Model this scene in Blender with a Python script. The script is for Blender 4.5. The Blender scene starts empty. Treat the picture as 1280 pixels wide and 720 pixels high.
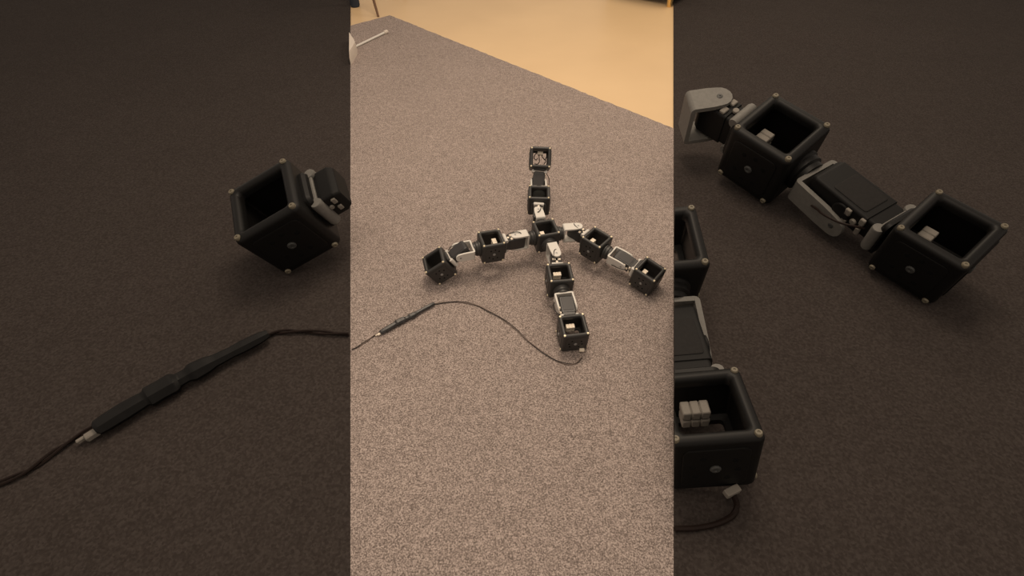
import bpy, bmesh, math, random
from mathutils import Vector, Matrix
random.seed(7)

# ------------------------------------------------------------------ camera
FOC, PITCH, CAM_H = 649.356, 0.770493, 1.06553      # focal length in px (1280 x 720), pitch below horizontal, height
SC = bpy.context.scene
COL = SC.collection
cd = bpy.data.cameras.new('camera'); cam = bpy.data.objects.new('camera', cd); COL.objects.link(cam)
cd.sensor_fit = 'HORIZONTAL'; cd.sensor_width = 36.0; cd.lens = 36.0 * FOC / 1280.0
cd.clip_start = 0.02; cd.clip_end = 60
cam.location = (0, 0, CAM_H); cam.rotation_euler = (math.pi / 2 - PITCH, 0, 0)
SC.camera = cam

# ------------------------------------------------------------------ light and exposure
w = bpy.data.worlds.new('world'); SC.world = w; w.use_nodes = True
bg = w.node_tree.nodes['Background']; bg.inputs[0].default_value = (1.0, 0.83, 0.68, 1); bg.inputs[1].default_value = 0.50
def area_light(name, loc, target, size, power, color):
    l = bpy.data.lights.new(name, 'AREA'); l.shape = 'DISK'; l.size = size; l.energy = power; l.color = color
    o = bpy.data.objects.new(name, l); COL.objects.link(o); o.location = loc
    o.rotation_euler = (Vector(target) - Vector(loc)).to_track_quat('-Z', 'Y').to_euler()
area_light('ceiling_lamp_light', (0.1, 1.9, 2.7), (0.1, 1.6, 0), 1.2, 46, (1.0, 0.81, 0.62))
area_light('ceiling_lamp_light', (1.6, 3.9, 2.7), (1.3, 3.2, 0), 1.2, 30, (1.0, 0.81, 0.60))
area_light('ceiling_lamp_light', (-0.5, 0.1, 2.7), (-0.2, 0.8, 0), 1.4, 18, (1.0, 0.83, 0.66))  # added fill light, no lamp known here
vs = SC.view_settings
vs.view_transform = 'Standard'; vs.look = 'None'; vs.gamma = 1.0; vs.use_curve_mapping = False
vs.exposure = -0.1

# ------------------------------------------------------------------ helpers
def pix(x, y, z=0.0):
    """point where the view ray of a photo pixel meets the horizontal plane at height z"""
    u, v = (x - 640) / FOC, (y - 360) / FOC
    d = Vector((u, math.cos(PITCH) - v * math.sin(PITCH), -math.sin(PITCH) - v * math.cos(PITCH)))
    return Vector((0, 0, CAM_H)) + d * ((CAM_H - z) / -d.z)

MATS = {}
def nodes(name):
    m = bpy.data.materials.new(name); m.use_nodes = True; MATS[name] = m
    return m, m.node_tree.nodes, m.node_tree.links, m.node_tree.nodes['Principled BSDF']
def plain(name, col, rough=0.5, spec=0.5, metal=0.0, var=0.12, scale=60.0, bump=0.0):
    m, N, L, b = nodes(name)
    tc = N.new('ShaderNodeTexCoord'); n = N.new('ShaderNodeTexNoise'); n.inputs['Scale'].default_value = scale; n.inputs['Detail'].default_value = 3
    L.new(tc.outputs['Object'], n.inputs['Vector'])
    r = N.new('ShaderNodeValToRGB'); r.color_ramp.elements[0].position = .3; r.color_ramp.elements[1].position = .7
    r.color_ramp.elements[0].color = tuple(c * (1 - var) for c in col) + (1,); r.color_ramp.elements[1].color = tuple(min(1, c * (1 + var)) for c in col) + (1,)
    L.new(n.outputs['Fac'], r.inputs[0]); L.new(r.outputs[0], b.inputs['Base Color'])
    b.inputs['Roughness'].default_value = rough; b.inputs['Specular IOR Level'].default_value = spec; b.inputs['Metallic'].default_value = metal
    if bump:
        bp = N.new('ShaderNodeBump'); bp.inputs['Strength'].default_value = bump; bp.inputs['Distance'].default_value = .001
        L.new(n.outputs['Fac'], bp.inputs['Height']); L.new(bp.outputs[0], b.inputs['Normal'])
    return m
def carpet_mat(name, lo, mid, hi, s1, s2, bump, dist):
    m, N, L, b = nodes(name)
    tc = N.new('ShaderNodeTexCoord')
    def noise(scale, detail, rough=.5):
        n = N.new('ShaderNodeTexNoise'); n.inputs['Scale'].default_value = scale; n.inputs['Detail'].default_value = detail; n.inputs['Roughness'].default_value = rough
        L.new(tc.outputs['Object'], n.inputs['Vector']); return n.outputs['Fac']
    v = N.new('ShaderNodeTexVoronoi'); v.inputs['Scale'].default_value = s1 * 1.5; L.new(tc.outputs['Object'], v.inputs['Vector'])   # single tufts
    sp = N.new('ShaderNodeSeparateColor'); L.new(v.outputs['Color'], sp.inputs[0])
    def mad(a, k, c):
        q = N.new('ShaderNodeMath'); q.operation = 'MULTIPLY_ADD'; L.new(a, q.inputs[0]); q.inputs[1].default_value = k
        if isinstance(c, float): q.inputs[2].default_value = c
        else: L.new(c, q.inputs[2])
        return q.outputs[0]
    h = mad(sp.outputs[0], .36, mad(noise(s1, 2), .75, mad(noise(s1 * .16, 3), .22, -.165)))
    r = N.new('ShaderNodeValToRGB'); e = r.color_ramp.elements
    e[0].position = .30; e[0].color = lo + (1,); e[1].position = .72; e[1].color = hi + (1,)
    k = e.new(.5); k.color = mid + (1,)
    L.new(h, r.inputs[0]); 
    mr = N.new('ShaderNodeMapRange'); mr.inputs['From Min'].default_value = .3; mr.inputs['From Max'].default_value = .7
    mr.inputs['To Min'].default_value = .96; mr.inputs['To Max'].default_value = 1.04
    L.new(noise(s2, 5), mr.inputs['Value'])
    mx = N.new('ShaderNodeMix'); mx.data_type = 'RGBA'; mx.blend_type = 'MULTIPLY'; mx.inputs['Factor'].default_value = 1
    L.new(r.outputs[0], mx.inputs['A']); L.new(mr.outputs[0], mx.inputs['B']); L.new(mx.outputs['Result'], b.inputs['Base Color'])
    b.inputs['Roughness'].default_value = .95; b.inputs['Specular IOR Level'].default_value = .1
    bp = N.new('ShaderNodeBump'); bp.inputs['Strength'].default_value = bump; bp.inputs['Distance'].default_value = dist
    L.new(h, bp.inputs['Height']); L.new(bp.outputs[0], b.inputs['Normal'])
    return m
def floor_mat():
    m, N, L, b = nodes('tan_floor')
    tc = N.new('ShaderNodeTexCoord'); n = N.new('ShaderNodeTexNoise'); n.inputs['Scale'].default_value = 2.2; n.inputs['Detail'].default_value = 6
    L.new(tc.outputs['Object'], n.inputs['Vector'])
    r = N.new('ShaderNodeValToRGB'); r.color_ramp.elements[0].position = .3; r.color_ramp.elements[1].position = .7
    r.color_ramp.elements[0].color = (.66, .47, .265, 1); r.color_ramp.elements[1].color = (.71, .51, .29, 1)
    L.new(n.outputs['Fac'], r.inputs[0]); L.new(r.outputs[0], b.inputs['Base Color'])
    b.inputs['Roughness'].default_value = .42; b.inputs['Specular IOR Level'].default_value = .4
    return m
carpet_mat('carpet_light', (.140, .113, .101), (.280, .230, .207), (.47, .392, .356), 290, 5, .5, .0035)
carpet_mat('carpet_dark', (.0285, .0228, .0205), (.0365, .0297, .0268), (.047, .039, .0355), 130, 3, .3, .005)  # same carpet with an even dimming painted into its tones
floor_mat()
plain('black_plastic', (.028, .027, .026), .46, .5, scale=120, bump=.05)
plain('servo_plastic', (.030, .029, .029), .38, .5, scale=120)
plain('servo_panel', (.036, .033, .033), .45, .4, scale=90)
plain('hole_black', (.004, .004, .004), .8, .1)
plain('hub_grey', (.075, .08, .075), .5, .4)
plain('white_plastic', (.62, .595, .55), .45, .4, var=.05)
plain('connector_cream', (.90, .80, .66), .5, .4, var=.06)
plain('brass', (.80, .70, .50), .35, .5, metal=.25, var=.05)
plain('bolt_grey', (.30, .30, .29), .4, .5, metal=.4)
plain('wire_black', (.02, .017, .016), .5, .4)
plain('wire_brown', (.15, .11, .09), .5, .4)
plain('sleeve_black', (.028, .027, .027), .36, .5, var=.3, scale=90, bump=.3)
# the small set's materials again, with overall dimming put into the colours
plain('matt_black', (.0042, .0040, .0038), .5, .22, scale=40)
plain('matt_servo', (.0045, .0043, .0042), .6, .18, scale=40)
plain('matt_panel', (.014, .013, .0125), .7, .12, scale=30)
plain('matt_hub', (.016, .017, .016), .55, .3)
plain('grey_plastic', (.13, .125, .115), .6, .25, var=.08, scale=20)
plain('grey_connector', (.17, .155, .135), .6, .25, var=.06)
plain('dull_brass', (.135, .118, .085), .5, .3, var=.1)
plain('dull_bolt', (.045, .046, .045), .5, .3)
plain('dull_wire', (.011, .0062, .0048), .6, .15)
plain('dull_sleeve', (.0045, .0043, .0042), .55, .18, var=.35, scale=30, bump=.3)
plain('slate_fabric', (.035, .042, .055), .9, .1, scale=200, bump=.2)
plain('dark_fabric', (.022, .015, .011), .9, .1, scale=200, bump=.2)
plain('brown_wood', (.16, .085, .045), .45, .4, scale=30)
plain('gold_metal', (.85, .60, .25), .3, .5, metal=.8, var=.05)
plain('cream_plastic', (.60, .53, .46), .45, .4, var=.05)

def mk(name, bm, mat, parent=None, mw=None, smooth=True):
    me = bpy.data.meshes.new(name)
    bmesh.ops.recalc_face_normals(bm, faces=bm.faces)
    bm.to_mesh(me); bm.free()
    if smooth:
        for p in me.polygons: p.use_smooth = True
        me.set_sharp_from_angle(angle=math.radians(38))
    me.materials.append(MATS[mat])
    return place(name, me, parent, mw)
def place(name, me, parent=None, mw=None):
    o = bpy.data.objects.new(name, me); COL.objects.link(o)
    if len(me.polygons) > 0 and me.polygons[0].use_smooth:
        wn = o.modifiers.new('weighted_normal', 'WEIGHTED_NORMAL'); wn.keep_sharp = True
    if mw is not None: o.matrix_world = mw
    if parent is not None:
        o.parent = parent
        o.matrix_parent_inverse = Matrix.Identity(4)
        o.matrix_basis = mw if mw is not None else Matrix.Identity(4)
    return o
def thing(name, label, cat, loc=(0, 0, 0), group=None):
    o = bpy.data.objects.new(name, None); COL.objects.link(o); o.location = loc; o.empty_display_size = .02
    tag(o, label, cat, group); return o
def tag(o, label, cat, group=None):
    o['label'] = label; o['category'] = cat
    if group: o['group'] = group
def box(bm, c, d, bev=0.0, seg=2, rot=None):
    m = Matrix.Translation(c) @ (rot.to_4x4() if rot is not None else Matrix.Identity(4)) @ Matrix.Diagonal((d[0], d[1], d[2], 1))
    r = bmesh.ops.create_cube(bm, size=1.0, matrix=m)
    if bev:
        es = list({e for v in r['verts'] for e in v.link_edges})
        bmesh.ops.bevel(bm, geom=es, offset=bev, segments=seg, affect='EDGES', profile=.5)
AX = {'x': Matrix.Rotation(math.pi / 2, 4, 'Y'), '-x': Matrix.Rotation(-math.pi / 2, 4, 'Y'), 'y': Matrix.Rotation(-math.pi / 2, 4, 'X'), '-y': Matrix.Rotation(math.pi / 2, 4, 'X'), 'z': Matrix.Identity(4), '-z': Matrix.Rotation(math.pi, 4, 'X')}
def lathe(bm, prof, c, axis='z', n=20):
    """prof: (radius, height) from bottom to top, turned round the axis through c"""
    M = Matrix.Translation(c) @ AX[axis]; rings = []
    for r, z in prof:
        rings.append([bm.verts.new(M @ Vector((r * math.cos(2 * math.pi * i / n), r * math.sin(2 * math.pi * i / n), z))) for i in range(n)])
    for a, b in zip(rings, rings[1:]):
        for i in range(n): bm.faces.new((a[i], a[(i + 1) % n], b[(i + 1) % n], b[i]))
    bm.faces.new(rings[0][::-1]); bm.faces.new(rings[-1])
def disc(bm, c, r, t, axis, n=16, ch=.25):
    lathe(bm, [(r, 0), (r, t * (1 - ch)), (r * .82, t)], c, axis, n)
def rsq(a, r, z, n=4, b=None):
    """loop of a rounded rectangle of half-sizes a, b"""
    b = a if b is None else b; out = []
    for sx, sy, st in ((1, 1, 0), (-1, 1, 90), (-1, -1, 180), (1, -1, 270)):
        for i in range(n + 1):
            t = math.radians(st + 90 * i / n); out.append(Vector((sx * (a - r) + r * math.cos(t), sy * (b - r) + r * math.sin(t), z)))
    return out
def loft(bm, loops, cap0=False, cap1=False, closed=False):
    R = [[bm.verts.new(p) for p in l] for l in loops]; n = len(R[0])
    pairs = list(zip(R, R[1:])) + ([(R[-1], R[0])] if closed else [])
    for a, b in pairs:
        for i in range(n): bm.faces.new((a[i], a[(i + 1) % n], b[(i + 1) % n], b[i]))
    if cap0: bm.faces.new(R[0][::-1])
    if cap1: bm.faces.new(R[-1])
def spline(pts, per=8):
    P = [Vector(p) for p in pts]; P = [P[0] * 2 - P[1]] + P + [P[-1] * 2 - P[-2]]; out = []
    for i in range(1, len(P) - 2):
        for j in range(per):
            t = j / per; a, b, c, d = P[i - 1], P[i], P[i + 1], P[i + 2]
            out.append(.5 * ((2 * b) + (c - a) * t + (2 * a - 5 * b + 4 * c - d) * t * t + (3 * b - a - 3 * c + d) * t ** 3))
    out.append(P[-2]); return out
def tube(bm, path, rad, n=8, flat=1.0):
    """sweep a circle along path; rad a number or a function of 0..1"""
    rings = []; m = len(path)
    for i, p in enumerate(path):
        t = (path[min(i + 1, m - 1)] - path[max(i - 1, 0)]).normalized()
        s = t.cross(Vector((0, 0, 1)));
        if s.length < 1e-4: s = Vector((1, 0, 0))
        s.normalize(); u = s.cross(t); r = rad(i / (m - 1)) if callable(rad) else rad
        rings.append([p + s * r * math.cos(2 * math.pi * k / n) + u * r * flat * math.sin(2 * math.pi * k / n) for k in range(n)])
    loft(bm, rings, True, True)
def frame(c, x, z):
    x = Vector(x); z = Vector(z).normalized(); x = (x - z * x.dot(z)).normalized(); y = z.cross(x)
    M = Matrix((x, y, z)).transposed().to_4x4(); M.translation = Vector(c); return M

# ------------------------------------------------------------------ the setting: floor and carpets
# three carpets, the outer two with dimming painted in, butt along two straight seams, one on either side of the small robot
def seam_x(px, y): return (px - 640) / FOC * (math.cos(PITCH) * y + math.sin(PITCH) * CAM_H)
SEAM_DIR = seam_x(842, 1) - seam_x(842, 0)      # dx/dy of the right-hand seam
PILE = 0.008
def slab(name, outline, mat, z0, z1):
    bm = bmesh.new()
    lo = [bm.verts.new((p[0], p[1], z0)) for p in outline]; hi = [bm.verts.new((p[0], p[1], z1)) for p in outline]
    n = len(lo); bm.faces.new(lo[::-1]); bm.faces.new(hi)
    for i in range(n): bm.faces.new((lo[i], lo[(i + 1) % n], hi[(i + 1) % n], hi[i]))
    return mk(name, bm, mat, smooth=False)
o = slab('floor', [(-7, -2), (7, -2), (7, 9), (-7, 9)], 'tan_floor', -PILE - .05, -PILE); o['kind'] = 'structure'
def rough_edge(a, b, n, j):
    out = []
    for i in range(n):
        p = Vector(a).lerp(Vector(b), i / n); q = (Vector(b) - Vector(a)).normalized(); s = Vector((-q.y, q.x, 0))
        out.append(p + s * random.uniform(-j, j))
    return out
NEAR = -1.0
kc, kl, kr = pix(487, 19), pix(438, 32), pix(842, 160.5)
kl = Vector((seam_x(438, kl.y), kl.y, 0)); kr = Vector((seam_x(842, kr.y), kr.y, 0))
outline = [Vector((seam_x(842, NEAR), NEAR, 0)), kr] + rough_edge(kr, kc, 90, .0035)[1:] + rough_edge(kc, kl, 14, .003) + [kl, Vector((seam_x(438, NEAR), NEAR, 0))]
o = slab('carpet', outline, 'carpet_light', -PILE, 0)
tag(o, 'grey-brown speckled carpet with a cut corner under the four-armed robot', 'carpet')
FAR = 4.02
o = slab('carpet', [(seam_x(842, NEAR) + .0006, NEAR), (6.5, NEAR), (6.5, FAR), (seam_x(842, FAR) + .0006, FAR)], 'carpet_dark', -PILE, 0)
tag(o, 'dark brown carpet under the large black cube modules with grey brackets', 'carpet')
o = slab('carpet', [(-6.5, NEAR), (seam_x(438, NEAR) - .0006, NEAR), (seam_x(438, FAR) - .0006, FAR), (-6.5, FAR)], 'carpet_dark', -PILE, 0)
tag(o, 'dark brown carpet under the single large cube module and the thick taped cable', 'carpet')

# ------------------------------------------------------------------ robot parts (cube edge = 1)
SMALL = dict(body='black_plastic', hole='hole_black', hub='hub_grey', white='white_plastic', conn='connector_cream', screw='brass', bolt='bolt_grey', servo='servo_plastic', panel='servo_panel', wire='wire_black', pin='bolt_grey')
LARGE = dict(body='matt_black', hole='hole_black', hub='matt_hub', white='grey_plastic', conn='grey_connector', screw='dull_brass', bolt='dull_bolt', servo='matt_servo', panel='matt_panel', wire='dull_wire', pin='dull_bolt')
_cache = {}
def shared(key, build, mat):
    """mesh data shared between alike pieces"""
    if (key, mat) not in _cache:
        bm = bmesh.new(); build(bm); bmesh.ops.recalc_face_normals(bm, faces=bm.faces)
        me = bpy.data.meshes.new(key); bm.to_mesh(me); bm.free()
        for p in me.polygons: p.use_smooth = True
        me.set_sharp_from_angle(angle=math.radians(38)); me.materials.append(MATS[mat]); _cache[(key, mat)] = me
    return _cache[(key, mat)]
def b_shell(bm):
    h = []
    for z, a, r in ((-.42, .345, .05), (-.465, .355, .05), (-.49, .38, .06), (-.5, .41, .07), (-.49, .455, .08), (-.465, .485, .085), (-.42, .5, .09), (.42, .5, .09), (.465, .485, .085), (.49, .455, .08), (.5, .41, .07), (.49, .38, .06), (.465, .355, .05), (.42, .345, .05), (.36, .345, .05), (.34, .42, .03), (-.34, .42, .03), (-.36, .345, .05)):
        h.append(rsq(a, r, z))
    loft(bm, h, closed=True)
def b_panel(bm):       # raised plate with rounded corners on a side wall, thickness along +z
    loft(bm, [rsq(.36, .08, 0), rsq(.36, .08, .012), rsq(.345, .08, .018)], True, True)
def b_holes(bm):
    for a in (35, 80, 125, 215, 260, 305): 
        disc(bm, Vector((.25 * math.cos(math.radians(a)), .25 * math.sin(math.radians(a)), .012)), .036, .010, 'z', 10)  # raised black discs, painted to stand for the shade inside open holes
def b_screw(bm):
    lathe(bm, [(.040, -.05), (.044, -.01), (.044, .010), (.034, .024), (.016, .024), (.012, .014)], Vector((0, 0, 0)), 'z', 12)
def b_bolt(bm): lathe(bm, [(.062, 0), (.062, .018), (.05, .03), (.026, .03), (.022, .018)], Vector((0, 0, 0)), 'z', 14)
def b_boss(bm):        # round coupling between the wall and the bracket
    lathe(bm, [(.34, 0), (.34, .06), (.31, .09), (.31, .18), (.27, .21), (.27, .29), (.2, .295)], Vector((0, 0, 0)), 'z', 28)
def b_hub(bm): lathe(bm, [(.29, 0), (.29, .02), (.26, .035), (.12, .035), (.10, .02)], Vector((0, 0, 0)), 'z', 26)
def b_adapter(bm):     # squared black coupling between the wall and the servo flange
    loft(bm, [rsq(.34, .1, 0, b=.30), rsq(.34, .1, .05, b=.30), rsq(.30, .08, .09, b=.27)], True, True)
def b_conn(bm):        # two stacked plug housings with notched ends
    for z in (0, .13):
        for y in (-.09, 0, .09): box(bm, Vector((0, y, z)), (.16, .088, .105), .012, 1)
        box(bm, Vector((.02, 0, z)), (.10, .25, .08), .01, 1)
def b_bracket(bm, gap=.62, ln=.60, ht=.41, t=.07):
    # U of bent sheet: base in the yz plane at x = 0, prongs along +x at y = +-gap/2, rounded ends at x = ln
    h = gap / 2 + t; prof = []
    outer = [(ln, h), (.09, h)] + [(.09 - .09 * math.sin(a), h - .09 + .09 * math.cos(a)) for a in (math.radians(30), math.radians(60))] + [(0, h - .09)]
    inner = [(ln, h - t), (.10, h - t), (t + .012, h - t - .012), (t, h - t - .05)]
    # prongs: stadium outline in xz extruded over y
    for s in (-1, 1):
        pts = [Vector((.06, 0, -ht / 2)), Vector((ln * .72, 0, -ht * .5)), ]
        for i in range(9):
            a = -math.pi / 2 + math.pi * i / 8; pts.append(Vector((ln + ht * .46 * math.cos(a), 0, ht * .46 * math.sin(a))))
        pts += [Vector((ln * .72, 0, ht * .5)), Vector((.06, 0, ht / 2))]
        a = [bm.verts.new(p + Vector((0, s * gap / 2, 0))) for p in pts]; b = [bm.verts.new(p + Vector((0, s * (gap / 2 + t), 0))) for p in pts]
        n = len(a); bm.faces.new(a); bm.faces.new(b[::-1])
        for i in range(n): bm.faces.new((a[i], b[i], b[(i + 1) % n], a[(i + 1) % n]))
        # bend
        arc = [(.06, h), (.03, h - .012), (.008, h - .035), (0, h - .07), (t, h - .07), (t + .01, h - t - .004), (.06, h - t)]
        A = [bm.verts.new(Vector((x, s * y, -ht / 2))) for x, y in arc]; B = [bm.verts.new(Vector((x, s * y, ht / 2))) for x, y in arc]
        n = len(A); bm.faces.new(A); bm.faces.new(B[::-1])
        for i in range(n): bm.faces.new((A[i], B[i], B[(i + 1) % n], A[(i + 1) % n]))
    box(bm, Vector((t / 2, 0, 0)), (t, 2 * h - .14, ht))
def b_pin(bm): lathe(bm, [(.045, 0), (.045, .010), (.035, .016), (.015, .016), (.012, .008)], Vector((0, 0, 0)), 'z', 12)
def b_servo(bm, ln=.60, back=.44, wd=.57, ht=.40):
    # body along x from -.20 (past the hinge, rounded) to ln; wd across (hinge axis y), ht in z
    loops = []
    for x, a, b, r in ((-back, .42, .36, .04), (.02 - back, .46, .42, .05), (.06 - back, .48, .47, .05), (.08 - back, .5, .5, .05), (.10 - back, .5, .5, .05), (ln * .66, .5, .5, .05), (ln * .68, .5, .5, .05), (ln * .70, .46, .46, .05), (ln, .46, .46, .05)):
        loops.append([Vector((x, p.x, p.y)) for p in rsq(wd * a, r, 0, b=ht * b)])
    loft(bm, loops, True, True)
    if back < .2: return
    disc(bm, Vector((0, wd / 2 - .01, 0)), .15, .05, 'y', 18); disc(bm, Vector((0, -wd / 2 + .01, 0)), .15, .05, '-y', 18)
def b_cover(bm, wd=.52): loft(bm, [rsq(.30, .04, 0, b=wd * .40), rsq(.30, .04, .012, b=wd * .40), rsq(.285, .04, .022, b=wd * .375)], True, True)
def b_flange(bm, wd=.68, ht=.44):
    box(bm, Vector((0, 0, 0)), (.05, wd * .8, ht), .012, 1)
    for s in (-1, 1): lathe(bm, [(.075, -ht * .52), (.085, -ht * .46), (.085, ht * .46), (.075, ht * .52)], Vector((0, s * wd * .42, 0)), 'z', 12)
def b_plug(bm):        # white plugs and screw heads on the servo's back
    box(bm, Vector((.0, -.11, .02)), (.09, .13, .05), .012, 1); box(bm, Vector((.0, .10, .02)), (.09, .12, .05), .012, 1)
    disc(bm, Vector((.13, 0, 0)), .05, .04, 'z', 12)
    box(bm, Vector((.25, -.09, .02)), (.07, .14, .05), .012, 1); box(bm, Vector((.25, .12, .02)), (.08, .12, .05), .012, 1); box(bm, Vector((.25, 0, .02)), (.045, .2, .03), .008, 1)

def sub(name, key, build, mat, parent, M):
    return place(name, shared(key, build, mat), parent, M)
def S4(s): return Matrix.Diagonal((s, s, s, 1))
T = Matrix.Translation
def module(parent, M, s, mats, inner=True, outer=True, all_sides=False, curly=False):
    """cube module: part = open shell; its fittings are sub-parts. +x points away from the robot's middle"""
    L = M @ S4(s); Pi = parent.matrix_world.inverted() if parent else Matrix.Identity(4)
    shell = place('cube_module', shared('cube_module', b_shell, mats['body']), parent, T(-parent.location) @ L)
    for x in (-1, 1):
        for y in (-1, 1):
            sub('corner_screw', 'corner_screw', b_screw, mats['screw'], shell, T((x * .425, y * .425, .495)))
            sub('corner_screw', 'corner_screw', b_screw, mats['screw'], shell, T((x * .40, y * .5, -.41)) @ AX['y' if y > 0 else '-y'])
    for ax, d in (('y', (0, .5, 0)), ('-y', (0, -.5, 0)), ('x', (.5, 0, 0)), ('-x', (-.5, 0, 0))):
        if (ax == 'x' and outer) or (ax == '-x' and inner): continue
        if all_sides: continue
        A = T(d) @ AX[ax]
        sub('side_plate', 'side_plate', b_panel, mats['body'], shell, A)
        sub('hole_pattern', 'hole_pattern', b_holes, mats['hole'], shell, A)['kind'] = 'stuff'
        sub('bolt', 'bolt', b_bolt, mats['bolt'], shell, A @ T((0, 0, .012)))
    if outer or all_sides:
        sub('hub_disc', 'hub_disc', b_hub, mats['hub'], shell, T((.42, 0, .0)) @ AX['-x'])
    if not curly:
        sub('plug_block', 'plug_block', b_conn, mats['conn'], shell, T((-.16, -.07, .0)) @ S4(1.2))
    return shell
def joint(parent, A, B, H, s, mats, kind, wire=True, boss=True, bracket=True, back=None, cover=True):
    """hinge from module frame A (U bracket) to module frame B (servo). kind 'yaw': hinge upright, 'pitch': hinge level"""
    off = T(-parent.location)
    xa = A.to_3x3().col[0]; xb = B.to_3x3().col[0]
    fa = A.translation + xa * (s * .5); dist = (H - fa).length
    ax = (H - fa).normalized()
    za = A.to_3x3().col[2]; zb = B.to_3x3().col[2]
    if kind == 'yaw':
        Fa = frame(fa, ax, za) @ Matrix.Rotation(math.pi / 2, 4, 'X')      # local y -> up
    else:
        Fa = frame(fa, ax, za)
    # black boss on the wall, then the bracket
    if boss: place('coupling', shared('coupling', b_boss, mats['body']), parent, off @ Fa @ S4(s) @ AX['x'])
    base = .285 * s if boss else 0.0; ln = dist - base
    if bracket:
        key = 'bracket%.3f' % (ln / s)
        br = place('u_bracket', shared(key, lambda bm: b_bracket(bm, ln=ln / s), mats['white']), parent, off @ Fa @ T((base, 0, 0)) @ S4(s))
        br.name = 'u_bracket'
        for sg, a in ((1, 'y'), (-1, '-y')):
            sub('hinge_pin', 'hinge_pin', b_pin, mats['pin'], br, T((ln / s, sg * .375, 0)) @ AX[a])
    fb = B.translation - xb * (s * .5); L = (fb - H).length; bx = (fb - H).normalized()
    if kind == 'yaw': Fb = frame(H, bx, zb) @ Matrix.Rotation(math.pi / 2, 4, 'X')
    else: Fb = frame(H, bx, zb)
    ls = L / s - .13
    if back is None: back = .42 if kind == 'yaw' else max(.40, ln / s - .19)
    sv = place('servo', shared('servo%.3f_%.3f' % (ls, back), lambda bm: b_servo(bm, ln=ls, back=back), mats['servo']), parent, off @ Fb @ S4(s)); sv.name = 'servo'
    if not cover: sub('plug', 'plug', b_plug, mats['conn'], sv, T((-.02, .28, .02)) @ AX['y'] @ S4(.7))
    elif kind == 'pitch':
        sub('cover_panel', 'cover_panel', b_cover, mats['panel'], sv, T((-.02, 0, .195)))
        sub('cover_panel', 'cover_panel', b_cover, mats['panel'], sv, T((-.02, 0, -.195)) @ AX['-z'])
        sub('plug', 'plug', b_plug, mats['conn'], sv, T((.10, -.28, 0)) @ AX['-y'])
    else:
        sub('plug', 'plug', b_plug, mats['conn'], sv, T((.20, .28, 0)) @ AX['y'])
    place('flange', shared('flange', b_flange, mats['white']), parent, off @ Fb @ T((L - .105 * s, 0, 0)) @ S4(s))
    place('adapter', shared('adapter', b_adapter, mats['body']), parent, off @ Fb @ T((L, 0, 0)) @ S4(s) @ AX['-x'])
    if wire:
        def wbuild(pts, r):
            bm = bmesh.new(); tube(bm, spline([Vector(p) * s for p in pts], 6), r * s, 6); return bm
        if kind == 'yaw':
            W = [(.42, .30, .06), (.30, .37, .12), (.10, .43, .12), (-.08, .45, .10), (-.20, .44, .05), (-.24, .42, -.02)]
        else:
            W = [(.42, -.30, .05), (.33, -.40, .08), (.15, -.50, .06), (-.10, -.52, .0), (-.25, -.46, -.08), (-.38, -.42, -.15)]
        mk('wire', wbuild(W, .018), mats['wire'], parent, off @ Fb)

# ------------------------------------------------------------------ the four-armed robot
POSE = {  # centre, outward axis, up axis of each cube (m)
    'C': ([0.1005, 1.2397, 0.083], [0.9641, 0.2654, -0.007], [0.0301, -0.083, 0.9961]),
    'R1': ([0.2511, 1.2115, 0.0688], [0.744, -0.6616, -0.0938], [0.0385, -0.0978, 0.9945]),
    'R2': ([0.3908, 1.1015, 0.0433], [0.7558, -0.6311, -0.1745], [0.0893, -0.1647, 0.9823]),
    'T1': ([0.0866, 1.4063, 0.0967], [0.0369, 0.9975, 0.0609], [0.0106, -0.0613, 0.9981]),
    'T2': ([0.0939, 1.5526, 0.1619], [0.0385, 0.6474, 0.7612], [0.003, -0.7619, 0.6477]),
    'L1': ([-0.0623, 1.1894, 0.0833], [-0.9529, -0.3, 0.0445], [0.0675, -0.0665, 0.9955]),
    'L2': ([-0.2122, 1.1396, 0.0508], [-0.8389, -0.1809, -0.5134], [-0.4756, -0.2151, 0.8529]),
    'B1': ([0.1327, 1.0665, 0.0616], [0.1194, -0.9852, -0.1234], [0.0284, -0.1208, 0.9923]),
    'B2': ([0.1576, 0.891, 0.0395], [0.1435, -0.9809, -0.1316], [0.0148, -0.1308, 0.9913])}
HINGE = {'R': ([0.1991, 1.2591, 0.0771], [0.3318, 1.1477, 0.0602]), 'T': ([0.0811, 1.3306, 0.0895], [0.0887, 1.5038, 0.1051]),
         'L': ([0.0088, 1.2126, 0.0823], [-0.1563, 1.1576, 0.0854]), 'B': ([0.1268, 1.1411, 0.0698], [0.148, 0.9691, 0.0529])}
CUBE = 0.07
FR = {k: frame(*v) for k, v in POSE.items()}
robot = thing('modular_robot', 'small black modular robot with four arms of cube modules and white brackets on grey-brown carpet', 'robot', (0.10, 1.10, 0))
module(robot, FR['C'], CUBE, SMALL, all_sides=True)
for a in 'RTLB':
    m1, m2 = FR[a + '1'], FR[a + '2']
    module(robot, m1, CUBE, SMALL)
    module(robot, m2, CUBE, SMALL, outer=False, curly=(a in 'TL'))
    az = {'R': 0, 'T': 90, 'L': 180, 'B': -90}[a]
    joint(robot, FR['C'] @ Matrix.Rotation(math.radians(az), 4, 'Z'), m1, Vector(HINGE[a][0]), CUBE, SMALL, 'yaw')
    joint(robot, m1, m2, Vector(HINGE[a][1]), CUBE, SMALL, 'pitch')
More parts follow.
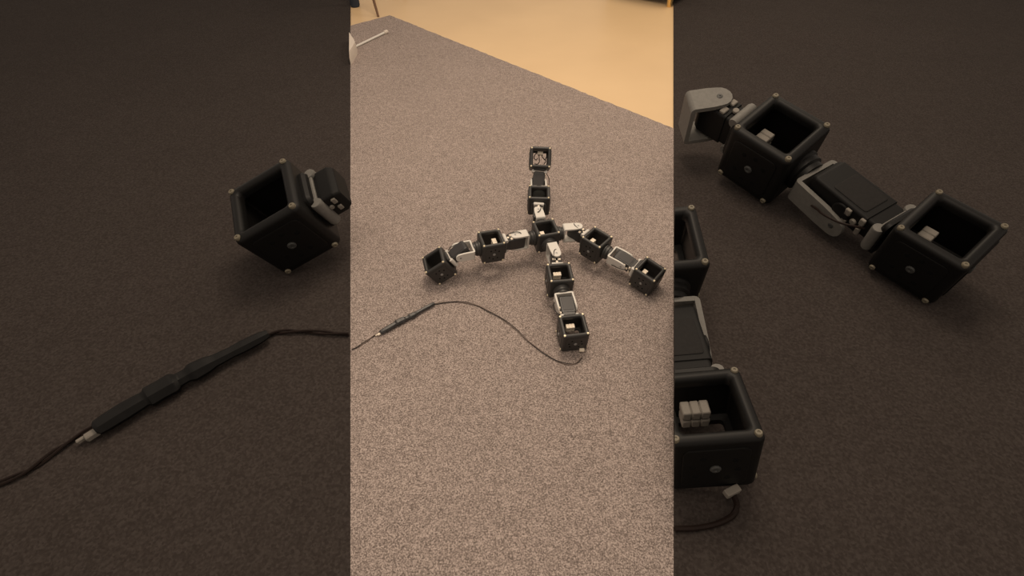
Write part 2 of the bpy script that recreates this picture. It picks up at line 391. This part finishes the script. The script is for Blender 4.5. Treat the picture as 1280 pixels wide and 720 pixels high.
# the raised end module: plug high on the far wall and loose curly wires seen through the open frame
T2 = T(-robot.location) @ FR['T2']
place('plug_block', shared('plug_block', b_conn, 'connector_cream'), robot, T2 @ S4(CUBE) @ T((.26, 0, -.05)) @ AX['z'])
for k, pts in enumerate(([(.30, .12, .0), (.16, .26, .08), (.0, .28, .1), (-.06, .18, .05), (.04, .12, .0)],
                         [(.22, .06, .05), (.06, .05, .1), (-.14, .03, .1), (-.25, .1, .05), (-.24, .26, .0)],
                         [(.22, -.08, .05), (.08, -.10, .1), (-.02, -.2, .08), (-.1, -.28, .05), (-.25, -.2, 0)],
                         [(.28, -.14, .0), (.32, -.28, .05), (.1, -.30, .08), (-.02, -.25, .02)])):
    bm = bmesh.new(); tube(bm, spline([Vector(p) * CUBE for p in pts], 6), .022 * CUBE, 6)
    mk('wire', bm, 'wire_black', robot, T2)

# ------------------------------------------------------------------ power cable of the small robot
def cable(name, label, px_r, px_sleeve, px_l, r, mats, zw, plug=None, bare=True, lift=None):
    """two-strand lead; px_* are ground points along it"""
    root = thing(name, label, 'cable', pix(*px_sleeve[len(px_sleeve) // 2]))
    off = T(-root.location)
    for nm, px in (('lead', px_r), ('lead', px_l)):
        if not px: continue
        path = spline([pix(p[0], p[1], p[2] if len(p) > 2 else r * 1.05) for p in px], 10)
        for ph in (0, math.pi):
            tw = []
            for i, p in enumerate(path):
                t = (path[min(i + 1, len(path) - 1)] - path[max(i - 1, 0)]).normalized(); sd = t.cross(Vector((0, 0, 1))).normalized()
                a = i * .16 + ph
                tw.append(p + sd * r * .95 * math.cos(a) + Vector((0, 0, r * .8 * (1 + math.sin(a)))))
            bm = bmesh.new(); tube(bm, tw, r * .8, 6); mk(nm, bm, mats[0] if ph == 0 else mats[2], root, off)
    path = spline([pix(p[0], p[1], zw) for p in px_sleeve], 14)
    prof = [(0, .55), (.015, .85), (.06, .95), (.18, 1.0), (.28, .92), (.31, .85), (.33, 1.2), (.40, 1.15), (.48, 1.22), (.50, .85), (.55, .8), (.58, 1.12), (.66, 1.0), (.70, .78), (.80, .7), (.86, .78), (.95, .72), (1, .5)]
    def rad(t):
        for (a, ra), (b, rb) in zip(prof, prof[1:]):
            if t <= b: return zw * .93 * (ra + (rb - ra) * (t - a) / (b - a))
        return zw * .5
    bm = bmesh.new(); tube(bm, path, rad, 7, .8); mk('taped_sleeve', bm, mats[1], root, off)
    if bare:
        p = path[0]; t = (path[0] - path[2]).normalized(); bm = bmesh.new(); M3 = frame(p + t * zw * .35 - Vector((0, 0, zw * .35)), t, (0, 0, 1))
        box(bm, Vector((0, 0, 0)), (zw * 1.1, zw * .7, zw * .6), zw * .1, 1); box(bm, Vector((zw * .8, -zw * .28, -zw * .1)), (zw * .8, zw * .35, zw * .4), zw * .08, 1)
        mk('joint_tape', bm, mats[3], root, off @ M3)
    if plug is not None:
        bm = bmesh.new(); box(bm, Vector((0, 0, 0)), plug[2], plug[2][2] * .15, 2); mk('plug', bm, mats[3], root, off @ frame(plug[0], plug[1], (0, 0, 1)))
    return root
plug_at = FR['B2'] @ Vector((.040, .019, -.0265))
cable('power_cable', 'thin brown-black cable with black taped sleeve plugged into the small robot', 
      [(727.5, 447, .012), (721, 453.5), (711, 455.5), (698, 452), (682, 443), (662, 428), (643, 410), (625, 397), (610, 389), (596, 382), (582, 378.5), (566, 377.5), (552, 379), (540, 381)],
      [(475, 416), (488, 408.5), (500, 401.5), (514, 395), (528, 387), (543, 379)],
      [(476, 415.5), (466, 421), (456, 428), (447, 434), (439.6, 437)], .0014, ('wire_brown', 'sleeve_black', 'wire_black', 'connector_cream'), .0085,
      plug=(plug_at, FR['B2'].to_3x3().col[1] + FR['B2'].to_3x3().col[0] * .2, (.013, .009, .006)))

# ------------------------------------------------------------------ added enlarged copies of robot and cable, dimmed in their colours
def cut(root, n, at):
    """halve a thing along the plane through at with normal n, closing the cut"""
    bpy.context.view_layer.update()
    for o in [c for c in root.children_recursive if c.type == 'MESH']:
        mw = o.matrix_world; d = [n.dot(mw @ Vector(v.co) - at) for v in o.data.vertices]
        if min(d) > 0: continue
        if max(d) <= 0: o['gone'] = 1; continue
        me = o.data.copy(); o.data = me
        bm = bmesh.new(); bm.from_mesh(me)
        bmesh.ops.remove_doubles(bm, verts=bm.verts, dist=1e-6)
        r = bmesh.ops.bisect_plane(bm, geom=bm.verts[:] + bm.edges[:] + bm.faces[:], plane_co=mw.inverted() @ at, plane_no=(mw.to_3x3().transposed() @ n).normalized(), clear_inner=True, dist=1e-7)
        ed = [e for e in r['geom_cut'] if isinstance(e, bmesh.types.BMEdge)]
        if ed: bmesh.ops.triangle_fill(bm, edges=ed, use_beauty=True)
        bm.to_mesh(me); bm.free()
    for o in [c for c in root.children_recursive if c.get('gone')]: bpy.data.objects.remove(o)
BIG = {
    'L2': (.2065, [-.658, 1.230, .157], [-.877, -.248, -.412], [-.320, -.339, .885]),
    'R1': (.227, [.892, 1.617, .159], [.642, -.747, -.172], [-.115, -.315, .942]),
    'R2': (.196, [1.180, 1.123, .133], [.608, -.787, -.102], [-.183, -.264, .947]),
    'B1': (.199, [.404, 1.078, .134], [.025, -.963, -.267], [-.121, -.268, .956]),
    'B2': (.175, [.397, .570, .106], [-.024, -.998, .059], [-.170, .062, .984])}
BF = {k: frame(*v[1:]) for k, v in BIG.items()}
def between(a, b, sa, sb, bias=.0):
    """hinge point between two module frames, as far along as in the small robot"""
    pa = a.translation + a.to_3x3().col[0] * sa * .5; pb = b.translation - b.to_3x3().col[0] * sb * .5
    return pa.lerp(pb, .61 + bias)
# right: two modules, hinge between, stub of the inner hinge
arm = thing('modular_robot', 'large black robot arm of two cube modules joined by a grey bracket on dark carpet', 'robot', (1.0, 1.35, 0))
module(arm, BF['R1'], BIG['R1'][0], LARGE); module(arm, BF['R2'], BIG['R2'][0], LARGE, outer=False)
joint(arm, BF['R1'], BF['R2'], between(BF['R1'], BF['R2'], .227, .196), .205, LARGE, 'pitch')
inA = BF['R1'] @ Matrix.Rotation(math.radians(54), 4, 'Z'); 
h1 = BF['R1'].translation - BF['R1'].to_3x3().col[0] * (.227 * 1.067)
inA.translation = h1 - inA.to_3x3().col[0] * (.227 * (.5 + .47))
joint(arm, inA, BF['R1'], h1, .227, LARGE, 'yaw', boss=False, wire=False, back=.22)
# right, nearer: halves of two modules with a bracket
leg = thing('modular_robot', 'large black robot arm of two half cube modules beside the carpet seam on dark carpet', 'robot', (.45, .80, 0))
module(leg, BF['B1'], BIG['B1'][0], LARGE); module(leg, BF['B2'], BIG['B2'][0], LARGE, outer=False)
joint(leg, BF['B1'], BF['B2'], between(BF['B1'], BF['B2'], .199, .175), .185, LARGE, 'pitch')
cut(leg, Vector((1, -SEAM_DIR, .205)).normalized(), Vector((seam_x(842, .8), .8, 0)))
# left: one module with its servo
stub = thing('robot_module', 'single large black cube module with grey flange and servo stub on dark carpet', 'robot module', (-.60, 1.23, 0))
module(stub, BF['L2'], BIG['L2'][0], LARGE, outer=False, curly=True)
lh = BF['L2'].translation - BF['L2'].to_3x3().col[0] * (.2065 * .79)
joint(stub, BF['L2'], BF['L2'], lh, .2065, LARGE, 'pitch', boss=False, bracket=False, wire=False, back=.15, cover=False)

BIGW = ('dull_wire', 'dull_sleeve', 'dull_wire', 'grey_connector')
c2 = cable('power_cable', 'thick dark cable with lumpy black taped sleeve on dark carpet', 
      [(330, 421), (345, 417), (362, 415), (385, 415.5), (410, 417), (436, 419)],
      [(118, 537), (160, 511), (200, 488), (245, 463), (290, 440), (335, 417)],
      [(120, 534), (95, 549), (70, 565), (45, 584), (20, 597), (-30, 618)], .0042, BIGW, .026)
lead = thing('lead_wire', 'thick loose lead curving out under the large half cube module', 'cable', pix(890, 655))
bm = bmesh.new()
tube(bm, spline([pix(844, 661, .006), pix(870, 660, .006), pix(895, 655, .006), pix(915, 645, .008), pix(921, 632, .02), pix(917, 618, .04)], 8), .006, 8)
mk('lead', bm, 'dull_wire', lead, T(-lead.location))
bm = bmesh.new(); box(bm, Vector((0, 0, 0)), (.035, .016, .014), .003, 2)
q = pix(915, 614, .045); mk('plug', bm, 'grey_connector', lead, T(-lead.location) @ frame(q, (1, .45, .1), (0, 0, 1)))

# ------------------------------------------------------------------ things at the far edge of the carpet
Z0 = -PILE
# slim wooden stool: one splayed leg shows
foot = pix(473, 21, Z0)
st = thing('stool', 'slim brown wooden stool with splayed legs behind the carpet corner', 'stool', foot + Vector((-.02, .34, 0)))
off = T(-st.location); topc = foot + Vector((-.16, .26, .46))
bm = bmesh.new(); lathe(bm, [(.145, 0), (.16, .01), (.16, .028), (.145, .036)], topc, 'z', 28); mk('seat', bm, 'brown_wood', st, off)
for dx, dy in ((0, 0), (.12, .42), (-.10, .42), (.02, .70)):
    f = foot + Vector((dx, dy, 0)); t = topc + (f - topc) * .30; t.z = topc.z + .004
    bm = bmesh.new(); tube(bm, [f.lerp(t, i / 6) for i in range(7)], lambda k: .0075 + .006 * k, 10); mk('leg', bm, 'brown_wood', st, off)
# slate fabric roll standing by the stool
p = pix(444, 10, Z0)
rl = thing('fabric_roll', 'narrow slate blue fabric roll standing on the tan floor beside the stool', 'fabric roll', (p.x - .005, p.y + .03, Z0))
bm = bmesh.new(); lathe(bm, [(.026, 0), (.031, .01), (.032, .15), (.031, .29), (.026, .30), (.012, .30), (.010, .27)], Vector((0, 0, 0)), 'z', 22); mk('roll', bm, 'slate_fabric', rl, Matrix.Identity(4))
for z in (.06, .22):
    bm = bmesh.new(); lathe(bm, [(.0325, z), (.0345, z + .004), (.0345, z + .03), (.0325, z + .034)], Vector((0, 0, 0)), 'z', 22); mk('strap', bm, 'dark_fabric', rl, Matrix.Identity(4))
# dark ottoman on gold-tipped legs
a, b = pix(765, -3, Z0), pix(837.5, 10.5, Z0)
ot = thing('ottoman', 'dark brown upholstered ottoman on short gold legs at the far edge of the tan floor', 'ottoman', (b.x - .2, b.y + .3, Z0))
off = T(-ot.location); ang = math.atan2(b.y - a.y, b.x - a.x)
SM = T((b.x, b.y, Z0)) @ Matrix.Rotation(ang, 4, 'Z')
bm = bmesh.new(); box(bm, Vector((-.24, .24, .16)), (.52, .48, .24), .06, 4); mk('base', bm, 'dark_fabric', ot, off @ SM)
bm = bmesh.new(); box(bm, Vector((-.24, .24, .33)), (.50, .46, .12), .045, 4); mk('seat_cushion', bm, 'dark_fabric', ot, off @ SM)
for x, y in ((-.02, .03), (-.46, .05), (-.03, .44), (-.46, .44)):
    bm = bmesh.new(); lathe(bm, [(.014, 0), (.016, .008), (.022, .06)], Vector((x, y, 0)), 'z', 14); mk('leg', bm, 'gold_metal', ot, off @ SM)
# cream stand with a thin rod lying out over the carpet corner
q0, q1 = pix(441, 60, .006), pix(481.5, 40.5, .008)
sd = thing('floor_stand', 'cream plastic floor stand with a thin white rod reaching over the carpet', 'stand', pix(441, 66))
off = T(-sd.location)
bm = bmesh.new(); tube(bm, [q0.lerp(q1, i / 8) for i in range(9)], .0065, 10); mk('rod', bm, 'white_plastic', sd, off)
bm = bmesh.new(); t = (q1 - q0).normalized(); tube(bm, [q1 - t * .01, q1 + t * .002, q1 + t * .016, q1 + t * .022], lambda k: .011 if k < .9 else .006, 10); mk('rod_cap', bm, 'cream_plastic', sd, off)
poly = [pix(438.6, 81), pix(442, 77), pix(447.5, 67), pix(446, 63), pix(442.5, 58), pix(438.6, 51.5)]
bm = bmesh.new(); lo = [p.copy() for p in poly]; cen = sum(poly, Vector()) / 6
loft(bm, [lo, [p + Vector((0, 0, .035)) for p in lo], [cen.lerp(p, .82) + Vector((0, 0, .06)) for p in lo]], True, True); mk('base', bm, 'cream_plastic', sd, off)
